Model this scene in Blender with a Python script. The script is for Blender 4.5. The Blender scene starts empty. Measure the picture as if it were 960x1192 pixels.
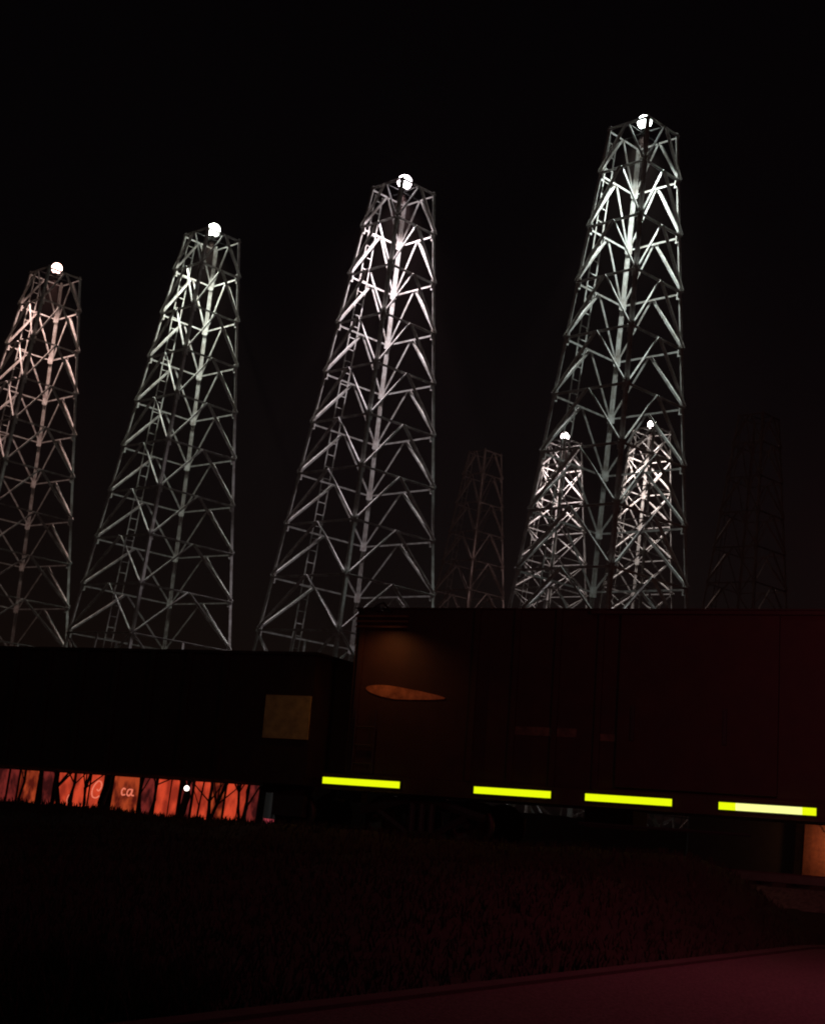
import bpy, math, random
from mathutils import Vector as V, Matrix
import bmesh
random.seed(7)
S = bpy.context.scene
COL = S.collection
H = 2.134

# ------------------------------------------------------------------ materials
def nodes(m):
    m.use_nodes = True
    nt = m.node_tree
    return nt, nt.nodes, nt.links

def mat(name, col, rough=0.7, metal=0.0, var=0.25, scale=6.0, col2=None, bump=0.0, spec=0.4):
    m = bpy.data.materials.new(name)
    nt, N, L = nodes(m)
    b = N['Principled BSDF']
    b.inputs['Roughness'].default_value = rough
    b.inputs['Metallic'].default_value = metal
    b.inputs['Specular IOR Level'].default_value = spec
    tc = N.new('ShaderNodeTexCoord')
    no = N.new('ShaderNodeTexNoise'); no.inputs['Scale'].default_value = scale
    no.inputs['Detail'].default_value = 6; no.inputs['Roughness'].default_value = 0.65
    L.new(tc.outputs['Object'], no.inputs['Vector'])
    rp = N.new('ShaderNodeValToRGB')
    c2 = col2 or tuple(c * (1 - var) for c in col)
    rp.color_ramp.elements[0].position = 0.35; rp.color_ramp.elements[1].position = 0.62
    rp.color_ramp.elements[0].color = (*c2, 1); rp.color_ramp.elements[1].color = (*col, 1)
    L.new(no.outputs['Fac'], rp.inputs['Fac']); L.new(rp.outputs['Color'], b.inputs['Base Color'])
    if bump:
        bn = N.new('ShaderNodeBump'); bn.inputs['Strength'].default_value = bump
        bn.inputs['Distance'].default_value = 0.03
        L.new(no.outputs['Fac'], bn.inputs['Height']); L.new(bn.outputs['Normal'], b.inputs['Normal'])
    return m

def glow(name, col, st, col2=None, scale=3.0, lo=0.4, hi=0.6):
    m = bpy.data.materials.new(name)
    nt, N, L = nodes(m)
    N.remove(N['Principled BSDF'])
    e = N.new('ShaderNodeEmission'); e.inputs['Strength'].default_value = st
    e.inputs['Color'].default_value = (*col, 1)
    if col2:
        tc = N.new('ShaderNodeTexCoord'); mp = N.new('ShaderNodeMapping')
        mp.inputs['Scale'].default_value = (1.6, 1.0, 0.7)
        no = N.new('ShaderNodeTexNoise'); no.inputs['Scale'].default_value = scale
        no.inputs['Detail'].default_value = 3
        rp = N.new('ShaderNodeValToRGB')
        rp.color_ramp.elements[0].position = lo; rp.color_ramp.elements[1].position = hi
        rp.color_ramp.elements[0].color = (*col2, 1); rp.color_ramp.elements[1].color = (*col, 1)
        L.new(tc.outputs['Object'], mp.inputs['Vector']); L.new(mp.outputs['Vector'], no.inputs['Vector'])
        L.new(no.outputs['Fac'], rp.inputs['Fac']); L.new(rp.outputs['Color'], e.inputs['Color'])
    L.new(e.outputs[0], N['Material Output'].inputs['Surface'])
    return m

M = dict(
    steel=mat('galvanised_steel', (.50, .50, .49), .55, 0, col2=(.26, .23, .21), scale=3.5, spec=.3),
    dim_steel=mat('darkened_steel', (.17, .12, .10), .8, col2=(.10, .06, .045), scale=2.5, spec=.2),  # steel darkened in colour so an unlit derrick sinks into the night
    dark=mat('dark_metal', (.03, .03, .03), .6),
    conc=mat('concrete', (.28, .27, .25), .9, scale=4, bump=.3),
    carA=mat('wagon_paint_black', (.016, .014, .013), .6, col2=(.03, .02, .015), scale=3),
    carB=mat('boxcar_paint_brown', (.030, .016, .013), .6, col2=(.042, .020, .015), scale=2.5),
    tan=mat('faded_tan_paint', (.16, .12, .08), .8, col2=(.05, .035, .025), scale=5),
    plac=mat('pale_placard', (.44, .44, .16), .7, col2=(.28, .28, .11), scale=6),
    steelwheel=mat('wheel_steel', (.05, .045, .04), .5, .6),
    rail=mat('rail_steel', (.22, .2, .18), .35, .8),
    tie=mat('timber_tie', (.05, .04, .03), .9, scale=10, bump=.4),
    ballast=mat('ballast_stone', (.13, .12, .11), .95, scale=14, col2=(.05, .045, .04), bump=.8),
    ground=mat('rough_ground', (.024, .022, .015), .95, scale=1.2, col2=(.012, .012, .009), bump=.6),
    asphalt=mat('worn_asphalt', (.14, .125, .12), .85, scale=34, col2=(.045, .04, .04), bump=.8),
    kerb=mat('kerb_concrete', (.07, .065, .06), .9, scale=5),
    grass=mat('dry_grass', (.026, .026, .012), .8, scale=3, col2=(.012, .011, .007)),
    bark=mat('tree_bark', (.035, .026, .02), .9, scale=12, bump=.5),
    wall=mat('dark_stucco_wall', (.035, .03, .03), .9, scale=3, bump=.2),
    brick=mat('red_brick_wall', (.24, .10, .06), .9, scale=8, col2=(.15, .06, .04), bump=.3),
    trim=mat('dark_window_trim', (.03, .015, .012), .6),
)

# ------------------------------------------------------------------ mesh helpers
class MB:
    def __init__(self): self.v = []; self.f = []
    def add(self, vs, fs):
        b = len(self.v); self.v += [tuple(x) for x in vs]
        self.f += [tuple(b + i for i in q) for q in fs]
    def hexa(self, c):          # 8 corners: 4 at one end, 4 at the other
        self.add(c, [(0, 1, 2, 3), (7, 6, 5, 4), (0, 4, 5, 1), (1, 5, 6, 2), (2, 6, 7, 3), (3, 7, 4, 0)])
    def box(self, lo, hi):
        x0, y0, z0 = lo; x1, y1, z1 = hi
        self.hexa([(x0, y0, z0), (x0, y1, z0), (x1, y1, z0), (x1, y0, z0), (x0, y0, z1), (x0, y1, z1), (x1, y1, z1), (x1, y0, z1)])
    def plate(self, p, q, a, wa, b, wb, oa=0.0, ob=0.0):   # rectangle section oa..oa+wa along a, ob..ob+wb along b
        c = []
        for e in (p, q):
            for s, t in ((oa, ob), (oa + wa, ob), (oa + wa, ob + wb), (oa, ob + wb)):
                c.append(e + a * s + b * t)
        self.hexa(c)
    def tube(self, pts, rads, n=8, caps=True):
        rings = []
        for i, p in enumerate(pts):
            p = V(p); d = (V(pts[min(i + 1, len(pts) - 1)]) - V(pts[max(i - 1, 0)])).normalized()
            a = d.cross(V((0, 0, 1)));
            if a.length < .05: a = d.cross(V((1, 0, 0)))
            a.normalize(); b = d.cross(a)
            r = rads[i] if hasattr(rads, '__len__') else rads
            rings.append([p + (a * math.cos(2 * math.pi * k / n) + b * math.sin(2 * math.pi * k / n)) * r for k in range(n)])
        vs = [x for r in rings for x in r]; fs = []
        for i in range(len(pts) - 1):
            for k in range(n):
                fs.append((i * n + k, i * n + (k + 1) % n, (i + 1) * n + (k + 1) % n, (i + 1) * n + k))
        if caps:
            fs.append(tuple(range(n))[::-1]); fs.append(tuple((len(pts) - 1) * n + k for k in range(n)))
        self.add(vs, fs)
    def lathe(self, prof, c=(0, 0, 0), n=20, axis='z'):
        vs = []
        for r, h in prof:
            for k in range(n):
                t = 2 * math.pi * k / n
                if axis == 'z': vs.append((c[0] + r * math.cos(t), c[1] + r * math.sin(t), c[2] + h))
                else: vs.append((c[0] + r * math.cos(t), c[1] + h, c[2] + r * math.sin(t)))
        fs = []
        for i in range(len(prof) - 1):
            for k in range(n): fs.append((i * n + k, i * n + (k + 1) % n, (i + 1) * n + (k + 1) % n, (i + 1) * n + k))
        self.add(vs, fs)
    def build(self, name, m, parent=None, smooth=False):
        me = bpy.data.meshes.new(name); me.from_pydata(self.v, [], self.f); me.update()
        bm = bmesh.new(); bm.from_mesh(me); bmesh.ops.recalc_face_normals(bm, faces=bm.faces); bm.to_mesh(me); bm.free()
        me.materials.append(m)
        if smooth:
            for p in me.polygons: p.use_smooth = True
        o = bpy.data.objects.new(name, me); COL.objects.link(o)
        if parent: o.parent = parent
        return o

def tag(o, label=None, cat=None, group=None, kind=None):
    if label: o['label'] = label
    if cat: o['category'] = cat
    if group: o['group'] = group
    if kind: o['kind'] = kind
    return o

def empty(name, loc=(0, 0, 0), label=None, cat=None, group=None, mw=None):
    o = bpy.data.objects.new(name, None); COL.objects.link(o)
    o.empty_display_size = .3
    if mw is not None: o.matrix_world = mw
    else: o.location = loc
    return tag(o, label, cat, group)

def sphere(mb, c, r, nz=10, n=16):
    mb.lathe([(max(1e-4, r * math.sin(math.pi * i / nz)), -r * math.cos(math.pi * i / nz)) for i in range(nz + 1)], c, n)

def light(name, kind, loc, power, col, radius=.1, parent=None, cone=None):
    l = bpy.data.lights.new(name, kind); l.energy = power; l.color = col
    if kind != 'AREA': l.shadow_soft_size = radius
    if cone: l.spot_size = math.radians(cone); l.spot_blend = 1.0
    o = bpy.data.objects.new(name, l); COL.objects.link(o); o.location = loc
    if parent: o.parent = parent
    return o

# ------------------------------------------------------------------ train frame (a track that climbs gently to the right)
A = V((-1.03995, 27.0, 1.46357)); U = V((.892051, -.449218, .0494782)).normalized()
SIDE = V((-.449769, -.893145, 0)).normalized()          # towards the camera
UP = SIDE.cross(U).normalized()
if UP.z < 0: UP = -UP
TM = Matrix(((U.x, -SIDE.x, UP.x, A.x), (U.y, -SIDE.y, UP.y, A.y), (U.z, -SIDE.z, UP.z, A.z), (0, 0, 0, 1)))
# local train coordinates: x along, y away from the camera (0 = near side), z up (0 = sill)

def smooth(a, b, t):
    t = max(0, min(1, (t - a) / (b - a))); return t * t * (3 - 2 * t)
Uh = V((U.x, U.y, 0)).normalized()
def road_d(x, y):             # signed distance into the paved area (positive = on it)
    d1 = (x + .65) * .846 - (y - 8.8) * .533
    d2 = (x - 7.3) * SIDE.x + (y - 20.6) * SIDE.y
    return min(d1, d2)
def terrain(x, y):
    d = V((x - A.x, y - A.y, 0)); s = d.dot(Uh); w = d.dot(-SIDE)
    sc = max(-30, min(40, s))
    zr = A.z + .0495 * sc - 1.30
    zr = zr + (.0 - zr) * smooth(18, 45, abs(s))
    near = 0.0
    z = near + (zr + .12 - near) * smooth(-15, -5, w)
    z += .30 * smooth(-4.6, -2.6, w) * (1 - smooth(-1.6, -.6, w)) * (1 - smooth(18, 30, abs(s)))
    z -= .12 * smooth(-1.6, -.6, w)
    z += (-.9 - z) * smooth(4.2, 8.5, w)
    rough = .03 * math.sin(x * 1.7 + y * .9) + .02 * math.sin(x * 3.1 - y * 2.3)
    if -.6 < w < 4: rough *= .2
    dr = road_d(x, y)
    k = smooth(0.1, 2.2, -dr)
    z = z * k - .03 * (1 - k)
    return z + rough * k * (1 if w < 12 else 0)

def axis_vals(lo, hi, fine_lo, fine_hi, fine, coarse):
    r = []; t = lo
    while t < hi:
        r.append(t); t += fine if fine_lo <= t < fine_hi else coarse
    r.append(hi); return r
def ground():
    xs = [-3000, -1500, -700, -300, -150] + axis_vals(-80, 80, -18, 20, .4, 4) + [150, 300, 700, 1500, 3000]
    ys = [-60, -30, -12] + axis_vals(-6, 110, 3, 38, .4, 4) + [150, 300, 700, 1500, 3500]
    vs = [(x, y, terrain(x, y)) for y in ys for x in xs]
    n = len(xs); fs = [(j * n + i, j * n + i + 1, (j + 1) * n + i + 1, (j + 1) * n + i) for j in range(len(ys) - 1) for i in range(n - 1)]
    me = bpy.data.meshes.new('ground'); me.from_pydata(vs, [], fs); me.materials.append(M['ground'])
    for p in me.polygons: p.use_smooth = True
    o = bpy.data.objects.new('ground', me); COL.objects.link(o); o['kind'] = 'structure'
ground()

# paved road whose edge turns the corner alongside the railway
rd = V((.533, .846, 0)).normalized(); R0 = V((-.65, 8.8, 0)); Z = V((0, 0, 1))
Rc = R0 + rd * 12.6
edge = [R0 - rd * 34, R0 - rd * 10, R0]
cr = 2.2; cen = Rc + V((rd.y, -rd.x, 0)) * cr
a0 = math.atan2(rd.x, -rd.y)
for k in range(9):
    t = a0 - math.radians(84.5) * k / 8
    edge.append(cen + V((math.cos(t), math.sin(t), 0)) * cr)
edge += [edge[-1] + Uh * 10, edge[-1] + Uh * 45]
poly = [p + Z * .02 for p in edge] + [V((60, -60, .02)), V((-20, -60, .02))]
mb = MB(); mb.add(poly, [tuple(range(len(poly)))[::-1]])
tag(mb.build('road', M['asphalt']), kind='structure')
mb = MB()
for p, q in zip(edge[:-1], edge[1:]):
    d_ = (q - p).normalized(); mb.plate(p, q, V((-d_.y, d_.x, 0)), .16, Z, .07, ob=-.02)
tag(mb.build('kerb', M['kerb']), kind='structure')

# track
mb = MB()
mb.add([TM @ V(p) for p in [(-40, -.75, -1.55), (-40, -.3, -1.24), (-40, 3.3, -1.24), (-40, 4.0, -1.6), (45, -.75, -1.55), (45, -.3, -1.24), (45, 3.3, -1.24), (45, 4.0, -1.6)]],
       [(0, 1, 5, 4), (1, 2, 6, 5), (2, 3, 7, 6)])
tag(mb.build('track_ballast', M['ballast']), kind='structure')
trk = empty('railway_track', mw=TM, label='pair of steel rails on timber ties under the dark freight wagons', cat='railway track')
for y in (.78, 2.22):
    m_ = MB()
    m_.box((-40, y - .035, -1.16), (45, y + .035, -1.05)); m_.box((-40, y - .07, -1.18), (45, y + .07, -1.162))
    m_.build('rail', M['rail'], trk)
m_ = MB()
for i in range(140):
    x = -39 + i * .6; m_.box((x, .2, -1.26), (x + .22, 2.8, -1.182))
tag(m_.build('ties', M['tie'], trk), kind='stuff')

# ------------------------------------------------------------------ wagons
def wheel(parent, x, y, z=-.63, r=.42):
    mb = MB(); s = -1 if y < 1.5 else 1
    mb.lathe([(.02, 0), (.16, 0), (.18, -.02), (.32, -.015), (.36, -.05), (r, -.05), (r, .06), (r + .03, .075), (r + .03, .1), (.34, .1), (.3, .05), (.02, .05)] if s > 0 else
             [(.02, 0), (.16, 0), (.18, .02), (.32, .015), (.36, .05), (r, .05), (r, -.06), (r + .03, -.075), (r + .03, -.1), (.34, -.1), (.3, -.05), (.02, -.05)], (x, y, z), 28, 'y')
    return mb.build('wheel', M['steelwheel'], parent, True)

def axle(parent, x):
    mb = MB(); mb.tube([(x, .45, -.63), (x, 2.55, -.63)], .07, 12)
    return mb.build('axle', M['steelwheel'], parent)

def bogie(parent, x):
    fr = MB()
    for y in (.38, 2.52):
        pts = [(x - 1.25, y, -.5), (x - .9, y, -.42), (x - .35, y, -.25), (x + .35, y, -.25), (x + .9, y, -.42), (x + 1.25, y, -.5)]
        fr.tube(pts, .09, 6); fr.tube([(x - .9, y, -.5), (x - .3, y, -.85), (x + .3, y, -.85), (x + .9, y, -.5)], .07, 6)
        for dx in (-.2, 0, .2):
            fr.tube([(x + dx, y, -.82), (x + dx, y, -.3)], .07, 8)
    fr.box((x - .2, .4, -.42), (x + .2, 2.5, -.2))
    b = fr.build('bogie', M['dark'], parent)
    for dx in (-.88, .88):
        for y in (.78, 2.22): wheel(b, x + dx, y)
        axle(b, x + dx)

def coupler(parent, x, sgn):
    mb = MB(); mb.box((min(x, x + sgn * .34), 1.42, -.32), (max(x, x + sgn * .34), 1.58, -.14))
    mb.box((min(x + sgn * .34, x + sgn * .52), 1.36, -.36), (max(x + sgn * .34, x + sgn * .52), 1.64, -.1))
    mb.build('coupler', M['dark'], parent)

def ladder(parent, x, z0, z1, y=-.06, w=.42, m=None):
    mb = MB()
    for dx in (0, w): mb.tube([(x + dx, y, z0), (x + dx, y, z1)], .018, 6)
    z = z0 + .15
    while z < z1: mb.tube([(x, y, z), (x + w, y, z)], .014, 6); z += .34
    mb.build('ladder', m or M['dark'], parent)

# low open-topped wagon at the left
W = empty('low_wagon', mw=TM, label='low flat-topped black freight wagon with a dim square placard, left of the taller boxcar', cat='railway wagon')
x0, x1 = -11.6, -.42
mb = MB(); mb.box((x0, 0, .02), (x1, 3.0, 2.38)); mb.build('body', M['carA'], W)
mb = MB(); mb.box((x0 - .05, -.06, 2.384), (x1 + .05, 3.06, 2.44)); mb.build('top_rail', M['carA'], W)
mb = MB(); mb.box((x0, -.08, -.12), (x1, 3.08, .016)); mb.build('sill', M['carA'], W)
for i in range(12):
    x = x0 + .1 + i * .9
    if x > x1 - .1 or (-1.75 < x < -.2): continue
    mb = MB(); mb.box((x, -.075, .02), (x + .12, -.003, 2.38)); mb.build('side_post', M['carA'], W)
mb = MB(); mb.box((-1.46, -.035, .74), (-.42 - .02, -.003, 1.58))
tag(mb.build('placard', M['plac'], W), 'dim square yellowish placard')
for x in (-1.0, -10.9):
    for y in (.78, 2.22): wheel(W, x, y)
    axle(W, x)
    mb = MB(); mb.box((x - .35, .4, -.72), (x + .35, .55, -.2)); mb.box((x - .6, .42, -.3), (x + .6, .53, -.13)); mb.build('axle_guard', M['dark'], W)
coupler(W, x1, 1)

# tall boxcar at the right
Bx = empty('boxcar', mw=TM, label='tall dark brown boxcar with four yellow-green reflective strips made to glow along its sill', cat='railway wagon')
x0, x1 = .42, 15.6
mb = MB(); mb.box((x0, 0, .14), (x1, 3.0, 3.30)); mb.build('body', M['carB'], Bx)
mb = MB()
nr = 10; prof = []
for i in range(nr + 1):
    t = i / nr; prof.append((-.05 + 3.1 * t, 3.304 + .16 * math.sin(math.pi * t) + .02))
vs = [(x0 - .05, y, z) for y, z in prof] + [(x1 + .05, y, z) for y, z in prof] + [(x0 - .05, -.05, 3.304), (x0 - .05, 3.05, 3.304), (x1 + .05, -.05, 3.304), (x1 + .05, 3.05, 3.304)]
n = nr + 1
fs = [(i, i + 1, n + i + 1, n + i) for i in range(nr)] + [tuple([2 * n] + list(range(n)) + [2 * n + 1]), tuple([2 * n + 2] + list(range(n, 2 * n)) + [2 * n + 3]), (2 * n, 2 * n + 1, 2 * n + 3, 2 * n + 2), (2 * n, 0, n, 2 * n + 2), (2 * n + 1, n - 1, 2 * n - 1, 2 * n + 3)]
mb.add(vs, fs)
mb.build('roof', M['carB'], Bx)
mb = MB(); mb.box((-.06, -.03, -.16), (x1 + .4, 3.03, .136)); mb.build('sill', M['carB'], Bx)
for i in range(19):
    x = x0 + .1 + i * .8
    if 5.6 < x < 8.6 or .8 < x < 2.6: continue
    mb = MB(); mb.box((x, -.07, .14), (x + .10, -.003, 3.30)); mb.build('side_post', M['carB'], Bx)
mb = MB(); mb.box((5.75, -.11, .2), (8.5, -.003, 3.2))
door = mb.build('sliding_door', M['carB'], Bx)
mb = MB(); mb.box((6.0, -.15, 1.0), (6.06, -.113, 1.6)); mb.box((7.6, -.15, 1.0), (7.66, -.113, 1.6)); mb.build('door_bar', M['dark'], door)
mb = MB(); mb.box((5.2, -.16, 3.21), (11.3, -.08, 3.27)); mb.build('door_rail', M['carB'], Bx)
# faint worn stripe of tan paint
mb = MB(); mb.box((3.75, -.012, 1.02), (4.98, -.004, 1.17)); mb.box((4.74+.62, -.012, .98), (5.7, -.004, 1.1)); mb.build('paint_stripe', M['tan'], Bx)
ladder(Bx, .62, .2, 1.35, -.12)
mb = MB()
for z in (2.93, 3.03, 3.13): mb.box((.45, -.12, z), (1.55, -.075, z + .035))
mb.build('end_louvre', mat('louvre_paint', (.16, .085, .04), .5), Bx)
strip_m = glow('strip_reflection_glow', (.86, 1.0, .004), 1.0)  # emission stands in for light thrown back by reflective tape
strip_w = glow('strip_pale_reflection_glow', (1.0, 1.0, .32), 1.1)
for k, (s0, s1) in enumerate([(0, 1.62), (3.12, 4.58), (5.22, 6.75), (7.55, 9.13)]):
    mb = MB(); mb.box((s0 - .02, -.06, -.085), (s1 + .02, -.033, .075)); hs = mb.build('reflector_strip', M['dark'], Bx)
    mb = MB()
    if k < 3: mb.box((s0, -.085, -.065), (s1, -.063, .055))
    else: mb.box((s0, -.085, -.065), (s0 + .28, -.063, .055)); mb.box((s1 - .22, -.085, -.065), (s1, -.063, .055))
    mb.build('lens', strip_m, hs)  # face of the reflective tape, made to glow
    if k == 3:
        mb = MB(); mb.box((s0 + .281, -.085, -.065), (s1 - .221, -.063, .055)); mb.build('pale_reflector', strip_w, hs)
# added hooded amber lamp at the roof corner, brightening louvres and oval
mb = MB(); mb.tube([(1.15, 0, 3.25), (1.15, -.4, 3.36), (1.15, -.62, 3.28)], .02, 6); mb.lathe([(.02, .12), (.05, .11), (.12, .02), (.13, 0), (.11, 0), (.04, .08)], (1.15, -.62, 3.15), 14)
mb.build('added_amber_lamp', M['dark'], Bx)
light('added_amber_light', 'SPOT', (1.15, -.62, 3.13), 36, (1, .34, .10), .03, Bx, cone=146)
mb = MB(); n = 28; vs = []  # smeared amber reflection painted on the side as an orange oval
for yy in (-.014, -.003):
    for k in range(n):
        t = 2 * math.pi * k / n; cx = math.cos(t); wd = 1.05 if cx > 0 else .62
        vs.append((1.35 + wd * cx, yy, 1.70 + (.12 * math.sin(t)) * (1 - .45 * max(0, cx)) - .07 * cx))
mb.add(vs, [tuple(range(n))[::-1], tuple(range(n, 2 * n))] + [(k, (k + 1) % n, n + (k + 1) % n, n + k) for k in range(n)])
mb.build('amber_reflection_oval', mat('painted_amber_reflection', (.60, .28, .14), .7, col2=(.12, .05, .03), scale=2.2), Bx)

bogie(Bx, 1.9); bogie(Bx, 13.6)
coupler(Bx, -.06, -1)
mb = MB(); mb.tube([(5.0, .3, -.45), (8.0, .3, -.45)], .03, 6); mb.box((4.9, .9, -.5), (5.8, 1.8, -.17)); mb.build('brake_gear', M['dark'], Bx)

# ------------------------------------------------------------------ derricks
def derrick(X, Y, z1, psi, s1, tap, label, lampcol=None, power=0, cross=False, zb=-.95, ladder_on=True, br=.30, bulbst=18, nlast=9, steel=None, group='lit oil derricks'):
    steel = steel or M['steel']
    root = empty('oil_derrick', (X, Y, zb), label, 'oil derrick', group)
    base = V((X, Y, zb))
    def s_at(z): return s1 + tap * (z1 - z) / H
    def P(i, z):
        t = psi + (i % 4) * math.pi / 2; s = s_at(z) * .70711
        return V((s * math.cos(t), s * math.sin(t), z - zb))
    zl = [z1 + 1.76] + [z1 - H * k for k in range(nlast)]       # k0, k1 .. k9
    rest = zl[-1] - zb - .15; nb = max(2, round(rest / 2.3))
    zl2 = [zl[-1] - rest * (j + 1) / nb for j in range(nb)]
    zall = zl + zl2
    # legs
    for i in range(4):
        mb = MB(); p, q = P(i, zall[0] - .02), P(i, zall[-1])
        for j in (1, 3):
            a = (P(i + j, zall[5]) - P(i, zall[5])); a.z = 0; a.normalize()
            ax = (q - p).normalized(); nrm = ax.cross(a).normalized()
            if nrm.dot(V((-(p.x), -(p.y), 0))) < 0: nrm = -nrm
            mb.plate(p, q, a, .13, nrm, .02, 0, .004)
            for k, z in enumerate(zl):                            # gusset plates at each joint
                g = P(i, z)
                mb.plate(g + V((0, 0, .16)), g - V((0, 0, .20)), a, .20 if k else .1, nrm, .012, .004, .026)
        mb.plate(q + V((0, 0, -.15)), q + V((0, 0, .02)), V((1, 0, 0)), .5, V((0, 1, 0)), .5, -.25, -.25)
        mb.build('leg', steel, root)
    for i in range(4):
        e = (P(i + 1, zall[5]) - P(i, zall[5])).normalized()
        mid0 = (P(i, zall[0]) + P(i + 1, zall[0])) / 2; midn = (P(i, zall[-1]) + P(i + 1, zall[-1])) / 2
        dn = (midn - mid0).normalized(); out = e.cross(dn).normalized()
        if out.dot(V((midn.x, midn.y, 0))) < 0: out = -out
        def L(p, q, w, nm, pup=None):
            d = (q - p).normalized(); up = out.cross(d).normalized()
            if up.z < 0: up = -up
            mb = MB()
            mb.plate(p, q, up, w, out, .014, -w / 2, .0)
            mb.plate(p, q, out, w * .9, up, .014, .014, w / 2 - .014)
            mb.build(nm, steel, root)
        for k, z in enumerate(zall[:-1]):
            p, q = P(i, z), P(i + 1, z)
            L(p + e * .02, q - e * .02, .068, 'girt')
        for k in range(len(zall) - 1):
            za, zb_ = zall[k], zall[k + 1]
            pm = (P(i, za) + P(i + 1, za)) / 2 - out * 0
            o1 = out * .02
            if k >= len(zl) - 1:
                if k == len(zl) - 1 and cross is False:
                    pb = (P(i, zb_) + P(i + 1, zb_)) / 2
                    L(P(i, za) + o1, pb + o1, .072, 'brace'); L(P(i + 1, za) + o1, pb + o1, .072, 'brace')
                    mbp = MB(); mbp.plate(pm, pb, e, .10, out, .05, -.05, .01); mbp.build('post', steel, root)
                    continue
            if cross:
                L(P(i, za) + o1, P(i + 1, zb_) + o1, .072, 'brace'); L(P(i + 1, za) + o1 * 2.2, P(i, zb_) + o1 * 2.2, .072, 'brace')
            else:
                f = .03
                L(pm + o1 - e * .03, P(i, zb_).lerp(pm, f) + o1, .085, 'brace'); L(pm + o1 + e * .03, P(i + 1, zb_).lerp(pm, f) + o1, .085, 'brace')
    # ladder up the middle of the far left face
    if ladder_on:
        i = 1; e = (P(2, zall[5]) - P(1, zall[5])).normalized()
        t = (P(1, zall[0]) + P(2, zall[0])) / 2; b = (P(1, zall[-1]) + P(2, zall[-1])) / 2
        out = V((t.x, t.y, 0)).normalized(); off = out * .22 + e * .28
        mb = MB()
        for s in (-.2, .2): mb.plate(t + off + e * s, b + off + e * s, e, .05, out, .03)
        nrg = int((t - b).length / .5)
        for j in range(nrg):
            c = t.lerp(b, (j + .5) / nrg) + off
            mb.plate(c - e * .2, c + e * .2, V((0, 0, 1)), .03, out, .03)
        mb.build('ladder', steel, root)
    # crown beams carrying the lamp
    zt = zall[0] - zb
    mb = MB()
    for i in (0, 1):
        a_ = P(i, zall[0]).lerp(P(i + 1, zall[0]), .5); b_ = P(i + 2, zall[0]).lerp(P(i + 3, zall[0]), .5)
        mb.tube([a_ + V((0, 0, .02 * i)), b_ + V((0, 0, .02 * i))], .025, 6)
    mb.build('crown_beam', M['dark'], root)
    if lampcol:
        c = V((0, 0, zt + .47))
        mb = MB(); mb.lathe([(.02, -.46), (.05, -.45), (.05, -.36), (.10, -.30), (.10, -.26), (.02, -.25)], tuple(c), 20)
        hs = mb.build('lamp', M['dark'], root, True)
        mb = MB(); sphere(mb, c, br)
        bm_ = glow('lamp_bulb_glow', lampcol, bulbst)
        mb.build('bulb', bm_, hs, True)
        light('derrick_light', 'SPOT', (c.x, c.y, c.z - .56), power * .62, tuple(lampcol), .08, root, cone=66)
        light('derrick_light', 'SPOT', (c.x, c.y, c.z - .54), power * .24, tuple(lampcol), .06, root, cone=104)
    return root

HAZE = .0004
PW = 13500
derrick(-19.491, 67.455, 22.963, -.0179, 2.224, .394, 'leftmost tall derrick with a warm pinkish lamp, cut by the left edge of the photo', (1, .66, .58), PW * .6, bulbst=9, br=.27)
derrick(-10.743, 60.909, 23.443, -.0334, 2.177, .3678, 'second tall derrick from the left with a greenish white lamp on top', (.93, 1, .88), PW * .75)
derrick(-1.991, 54.193, 23.897, -.0511, 2.179, .3428, 'tall derrick in the middle with the brightest pinkish white lamp and a ladder', (1, .88, .93), PW * 1.25)
derrick(6.741, 47.211, 24.214, -.0480, 2.079, .3016, 'tallest and nearest derrick at the right with a cool white lamp', (.88, 1, .94), PW * .85, br=.26)
derrick(9.692, 91.564, 23.878, -.0821, 2.030, .375, 'small distant cross-braced derrick seen at the lower left behind the tallest one', (1, .85, .84), PW * .8, cross=True, br=.28, group='distant cross-braced derricks')
derrick(14.558, 85.855, 23.821, -.0652, 2.028, .2711, 'small distant cross-braced derrick seen at the lower right behind the tallest one', (1, .87, .82), PW * .8, cross=True, br=.28, group='distant cross-braced derricks')
derrick(4.7, 97.4, 23.9, -.08, 2.03, .36, 'unlit derrick fading into the dark left of the two small distant ones', steel=mat('part_darkened_steel', (.34, .24, .22), .7, col2=(.22, .14, .12)), group='unlit derricks')  # unlit look partly put into a darker steel colour
derrick(19.9, 80.0, 23.8, -.06, 2.03, .32, 'unlit derrick fading into the dark right of the two small distant ones', steel=M['dim_steel'], group='unlit derricks')

# ------------------------------------------------------------------ shop with glowing red windows behind the low wagon
YB = 42.0
def px2x(px): return -11.1 + px * (7.6 / 300)
shop = empty('shop_building', (-7.5, YB, -.9), 'low dark shop whose row of windows glows orange red beneath the wagon', 'shop')
shop.matrix_world = Matrix.Translation((0, YB, 0))
wins = [(-40, -14, 'o'), (-10, 8, 'p'), (10, 20, 'p'), (22, 43, 'o'), (47, 61, 'p'), (66, 84, 'r'), (86, 103, 'r'), (104.5, 119, 'r'), (131, 161, 'o'), (164.5, 179, 'p'), (182, 207, 'r'), (211, 222, 'p'), (225, 243, 'r'), (246, 260, 'o'), (262.5, 286, 'r'), (289, 300, 'p')]
mb = MB(); mb.box((-22, .12, -1), (-3.3, 8, 3.6)); mb.build('wall', M['wall'], shop)
mb = MB(); mb.box((-22.1, -.3, 3.604), (-3.2, 8.1, 3.8)); mb.build('roof', M['wall'], shop)
mb = MB(); mb.box((-22, -.9, 1.75), (-3.3, .11, 1.87)); mb.build('canopy', M['dark'], shop)
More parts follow.
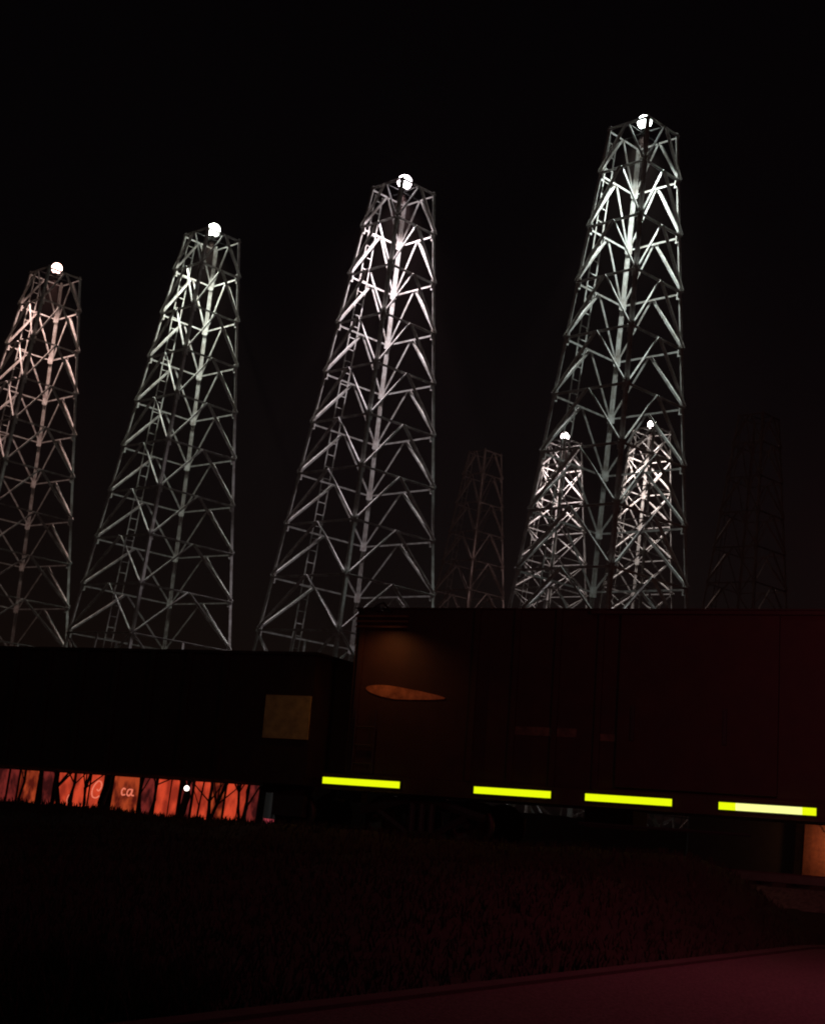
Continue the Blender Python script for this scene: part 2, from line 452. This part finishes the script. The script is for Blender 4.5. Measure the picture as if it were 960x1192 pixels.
gm = {'r': glow('red_window_glow', (.66, .062, .024), .95, (.30, .026, .012), 2.0),
      'o': glow('orange_window_glow', (.42, .055, .016), .9, (.09, .009, .005), 2.6, .40, .60),
      'p': glow('dull_purple_window_glow', (.20, .022, .018), .8, (.04, .006, .006), 3.0)}
white = glow('pale_script_glow', (.85, .20, .12), 1.0)
def script(parent, strokes, x, z, sc):
    for st in strokes:
        pts = []
        P_ = [V((a_, 0, b_)) for a_, b_ in st]; P_ = [P_[0]] + P_ + [P_[-1]]
        for i in range(1, len(P_) - 2):
            for k in range(6):
                t = k / 6; p0, p1, p2, p3 = P_[i - 1:i + 3]
                pts.append(((2 * p1) + (p2 - p0) * t + (2 * p0 - 5 * p1 + 4 * p2 - p3) * t * t + (3 * p1 - p0 - 3 * p2 + p3) * t ** 3) / 2)
        pts.append(P_[-1])
        mb = MB(); mb.tube([V((x, .03, z)) + p * sc for p in pts], .03 * sc, 6)
        mb.build('script_letter', white, parent)
BIGC = [[(.02, .06), (.10, .0), (.19, .14), (.17, .34), (.04, .40), (-.10, .22), (-.17, -.04), (-.12, -.26), (.03, -.30), (.17, -.20)]]
SMALLC = [[(-.02, .10), (-.10, .13), (-.16, .02), (-.12, -.12), (-.0, -.10)]]
SMALLA = [[(.22, .12), (.10, .10), (.06, -.06), (.14, -.13), (.22, -.02), (.25, .14), (.24, -.08), (.34, -.10)]]
for a_, b_, kd in wins:
    w0, w1 = px2x(a_), px2x(b_)
    mb = MB(); mb.box((w0 - .03, .0, -.75), (w0, .115, 1.7)); mb.box((w1, .0, -.75), (w1 + .03, .115, 1.7)); mb.box((w0, .0, 1.66), (w1, .115, 1.70)); mb.box((w0, .0, -.75), (w1, .115, -.70))
    if kd == 'r' and w1 - w0 > .5: mb.box(((w0 + w1) / 2 + .06, .02, -.7), ((w0 + w1) / 2 + .09, .09, 1.66))
    fr = mb.build('window', M['trim'], shop)
    mb = MB(); mb.box((w0 + .001, .06, -.699), (w1 - .001, .09, 1.659)); pn = mb.build('pane', gm[kd], fr)
    if a_ == 104.5: script(fr, BIGC, (w0 + w1) / 2, .34, .70)
    if a_ == 66: script(fr, [[(.1, .3), (.0, .0), (.08, -.3)]], (w0 + w1) / 2 + .12, .0, .45)
    if a_ == 131: script(fr, SMALLC, (w0 + w1) / 2 + .0, .40, .75); script(fr, SMALLA, (w0 + w1) / 2 + .0, .40, .75)
mb = MB(); mb.box((-3.28, .3, -.06), (-2.98, .4, .12)); mb.build('glow_ledge', glow('pink_glow', (.42, .05, .07), .8), shop)  # low ledge given emission in place of pink light spilling on it
# thin horizontal conduit across the windows
mb = MB(); mb.tube([V((-14, -.12, .50)), V((-3.3, -.12, 1.08))], .02, 6); mb.build('handrail', M['dark'], shop)

# bare trees in front of the windows
def bare_tree(px, lean, r, hgt, label, seed, y=40.3):
    rnd = random.Random(seed); x = px2x(px) * y / YB + (.0)
    root = empty('bare_tree', (x, y, -.9), label, 'tree', 'bare trees in front of the red windows')
    pts = []; n = 8
    for i in range(n + 1):
        t = i / n; pts.append((lean * (t - .55) * hgt * .5 + rnd.uniform(-.04, .04), rnd.uniform(-.05, .05), t * hgt))
    mb = MB(); mb.tube(pts, [r * (1 - .55 * i / n) for i in range(n + 1)], 8); mb.build('trunk', M['bark'], root, True)
    for j in range(9):
        k = rnd.randint(3, n - 1); p = V(pts[k]); d = V((rnd.uniform(-1, 1), rnd.uniform(-.6, .6), rnd.uniform(.5, 1.3))).normalized()
        q = p + d * rnd.uniform(.5, 1.1); q2 = q + (d + V((rnd.uniform(-.4, .4), 0, .3))) * rnd.uniform(.2, .5)
        mb = MB(); mb.tube([p, q, q2], [r * .4, r * .25, r * .1], 6); mb.build('limb', M['bark'], root, True)
for a_ in [(30, .25, .045, 3.4, 'thin bare tree leaning right before the leftmost orange window', 1),
           (45, -.1, .07, 3.6, 'upright bare tree between the first two glowing windows', 2),
           (63, -.35, .09, 3.3, 'bare tree leaning left beside the third red window', 3),
           (85, .05, .05, 3.7, 'thin straight bare tree between two plain red windows', 4),
           (102, .12, .06, 3.5, 'bare tree just left of the window with the large curled letter', 5),
           (126, .2, .13, 3.8, 'thick bare trunk between the two lettered windows', 6),
           (163, -.1, .06, 3.5, 'bare tree just right of the small lettered window', 7),
           (181, .1, .05, 3.3, 'thin bare tree right of the dull purple window', 8),
           (218, .1, .14, 3.9, 'thickest bare trunk standing just right of the small white lamp', 9),
           (235, .2, .035, 3.2, 'very thin stem leaning right past the white lamp', 10),
           (244, -.1, .06, 3.6, 'bare tree between the white lamp and the last red windows', 11),
           (259, .45, .06, 3.4, 'bare tree leaning strongly right before the last orange window', 12),
           (275, -.4, .05, 3.4, 'bare tree leaning left across the last bright red window', 13),
           (288, .1, .08, 3.5, 'upright bare tree at the right end of the glowing windows', 14)]:
    bare_tree(*a_)
# small white lamp
lp = empty('garden_lamp', (px2x(215) * 39.3 / 42 + .02, 39.3, -.9), 'small round white lamp on a thin post before the red windows', 'lamp')
mb = MB(); mb.tube([(0, 0, 0), (0, 0, 1.60)], .025, 8); mb.lathe([(.09, 0), (.09, .04), (.03, .06)], (0, 0, 0), 12); mb.build('post', M['dark'], lp)
mb = MB(); sphere(mb, (0, 0, 1.67), .075); mb.build('globe', glow('white_globe_glow', (1, .85, .75), 3), lp, True)
# warm wall and lamp beyond the boxcar, far right
kb = empty('brick_kiosk', (13.5, 42, -.9), 'low brick wall lit orange by a lamp at the far right beneath the boxcar', 'brick wall')
mb = MB(); mb.box((-1.05, 0, 0), (5, .3, 3.4)); mb.build('wall', M['brick'], kb)
mb = MB(); mb.box((-.85, -.18, 0), (-.62, -.002, 3.2)); mb.build('pilaster', M['brick'], kb)
mb = MB(); mb.box((-4.2, .1, 0), (-1.06, .3, 2.9)); tag(mb.build('side_wall', M['wall'], kb), 'dim red brick section left of the pier')
mb = MB(); mb.tube([(-.2, -.02, 2.6), (-.2, -.4, 2.75), (-.2, -.6, 2.65)], .02, 6)
wl = mb.build('wall_lamp', M['dark'], kb)
mb = MB(); sphere(mb, (-.2, -.6, 2.56), .07); mb.build('bulb', glow('warm_bulb', (1, .5, .25), 4), wl, True)
light('wall_light', 'POINT', (.35, -.75, 2.2), 34, (1, .36, .14), .08, kb)

# added dark fence standing in for the darkness beyond the boxcar
fn = empty('added_fence', (0, 0, 0), 'added low dark board fence behind the track, darkening the gap beneath the boxcar', 'fence')
mb = MB(); x = -2.2
while x < 9.0:
    h_ = random.uniform(-.04, .04); mb.box((x, 41.0, -1.0), (x + .188, 41.03, 1.25 + h_)); x += .19
mb.build('added_boards', mat('added_dark_fence_boards', (.03, .024, .02), .9), fn)
for k in range(5):
    mb = MB(); mb.box((-2.2 + k * 2.75, 41.04, -1.0), (-2.08 + k * 2.75, 41.16, 1.3)); mb.build('post', M['bark'], fn)

# ------------------------------------------------------------------ grass (uncountable)
def grass():
    rnd = random.Random(3); vs = []; fs = []
    def blade(x, y, h, w, ln):
        z = terrain(x, y) - .02; a_ = rnd.uniform(0, math.pi * 2); dx, dy = math.cos(a_) * w, math.sin(a_) * w
        bx, by = rnd.uniform(-ln, ln), rnd.uniform(-ln, ln); b = len(vs)
        vs.extend([(x - dx, y - dy, z), (x + dx, y + dy, z), (x + bx * .4 + dx * .7, y + by * .4 + dy * .7, z + h * .6), (x + bx * .4 - dx * .7, y + by * .4 - dy * .7, z + h * .6), (x + bx, y + by, z + h)])
        fs.extend([(b, b + 1, b + 2, b + 3), (b + 3, b + 2, b + 4)])
    for _ in range(52000):
        t = rnd.random(); y = 7 + 21 * t ** 1.2; x = rnd.uniform(-.42, .42) * y - .05 * y
        if road_d(x, y) > -.2: continue
        w = (V((x - A.x, y - A.y, 0))).dot(-SIDE)
        if w > -1.2: continue
        blade(x, y, rnd.uniform(.04, .14), .004 + .0004 * y, .06)
    for _ in range(160):                       # taller clumps close by at the left
        cx = rnd.uniform(-2.6, -.9); cy = rnd.uniform(8.0, 10.2)
        for _ in range(26):
            x = cx + rnd.gauss(0, .07); y = cy + rnd.gauss(0, .07)
            if road_d(x, y) > -.2: continue
            blade(x, y, rnd.uniform(.12, .34), .004, .14)
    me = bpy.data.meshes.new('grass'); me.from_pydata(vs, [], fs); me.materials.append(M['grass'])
    o = bpy.data.objects.new('grass', me); COL.objects.link(o)
    tag(o, 'dark rough grass between the road and the railway track', 'grass', kind='stuff')
grass()

# ------------------------------------------------------------------ sky and lights
w = bpy.data.worlds.new('World'); S.world = w; w.use_nodes = True
nt = w.node_tree; N = nt.nodes; Lk = nt.links
sky = N.new('ShaderNodeTexSky'); sky.sky_type = 'NISHITA'; sky.sun_disc = False
sun_el, sun_az = math.radians(24), math.radians(200)
sky.sun_elevation = sun_el; sky.sun_rotation = sun_az
mx = N.new('ShaderNodeMix'); mx.data_type = 'RGBA'; mx.blend_type = 'MULTIPLY'; mx.inputs['Factor'].default_value = 1
mx.inputs['B'].default_value = (1.0, .52, .42, 1)
Lk.new(sky.outputs['Color'], mx.inputs['A']); Lk.new(mx.outputs['Result'], N['Background'].inputs['Color'])
N['Background'].inputs['Strength'].default_value = .0007
sl = bpy.data.lights.new('moon', 'SUN'); sl.energy = .03; sl.angle = math.radians(.5); sl.color = (1, .84, .74)
so = bpy.data.objects.new('moon', sl); COL.objects.link(so)
d = V((math.sin(sun_az) * math.cos(sun_el), math.cos(sun_az) * math.cos(sun_el), math.sin(sun_el)))
so.rotation_euler = d.to_track_quat('Z', 'Y').to_euler()
# unseen red source without a fixture, added to redden pavement and boxcar
light('unseen_red_light', 'POINT', (5.3, 14.5, 4.6), 240, (1, .12, .20), .10)

# thin night haze round the whole place
mb = MB(); mb.box((-3200, -80, -3), (3200, 3700, 60))
hz = mb.build('haze', bpy.data.materials.new('night_haze')); tag(hz, 'thin night haze glowing faintly round the lamps', 'haze', kind='stuff')
nt = hz.data.materials[0]; nt.use_nodes = True; nt = nt.node_tree
nt.nodes.remove(nt.nodes['Principled BSDF'])
pv = nt.nodes.new('ShaderNodeVolumePrincipled'); pv.inputs['Density'].default_value = HAZE
pv.inputs['Color'].default_value = (.9, .62, .58, 1)
nt.links.new(pv.outputs[0], nt.nodes['Material Output'].inputs['Volume'])
hz.display_type = 'WIRE'
S.cycles.volume_bounces = 0

# ------------------------------------------------------------------ camera
cam = bpy.data.cameras.new('camera'); co = bpy.data.objects.new('camera', cam); COL.objects.link(co); S.camera = co
Rv = V((.99263049, -.0235347, .11887318)); Uv = V((-.1211805, -.1927807, .9737304)); Fv = V((0, .98095959, .19421195))
co.matrix_world = Matrix(((Rv.x, Uv.x, -Fv.x, 0), (Rv.y, Uv.y, -Fv.y, 0), (Rv.z, Uv.z, -Fv.z, 1.5), (0, 0, 0, 1)))
cam.sensor_width = 36; cam.lens = 36 * 1615.28 / 1192; cam.clip_start = .1; cam.clip_end = 6000
S.view_settings.view_transform = 'Standard'; S.view_settings.look = 'None'; S.view_settings.exposure = 0; S.view_settings.gamma = 1
S.render.film_transparent = False
S.cycles.filter_width = 2.0
S.cycles.use_denoising = True
S.cycles.max_bounces = 4
S.cycles.sample_clamp_indirect = 2
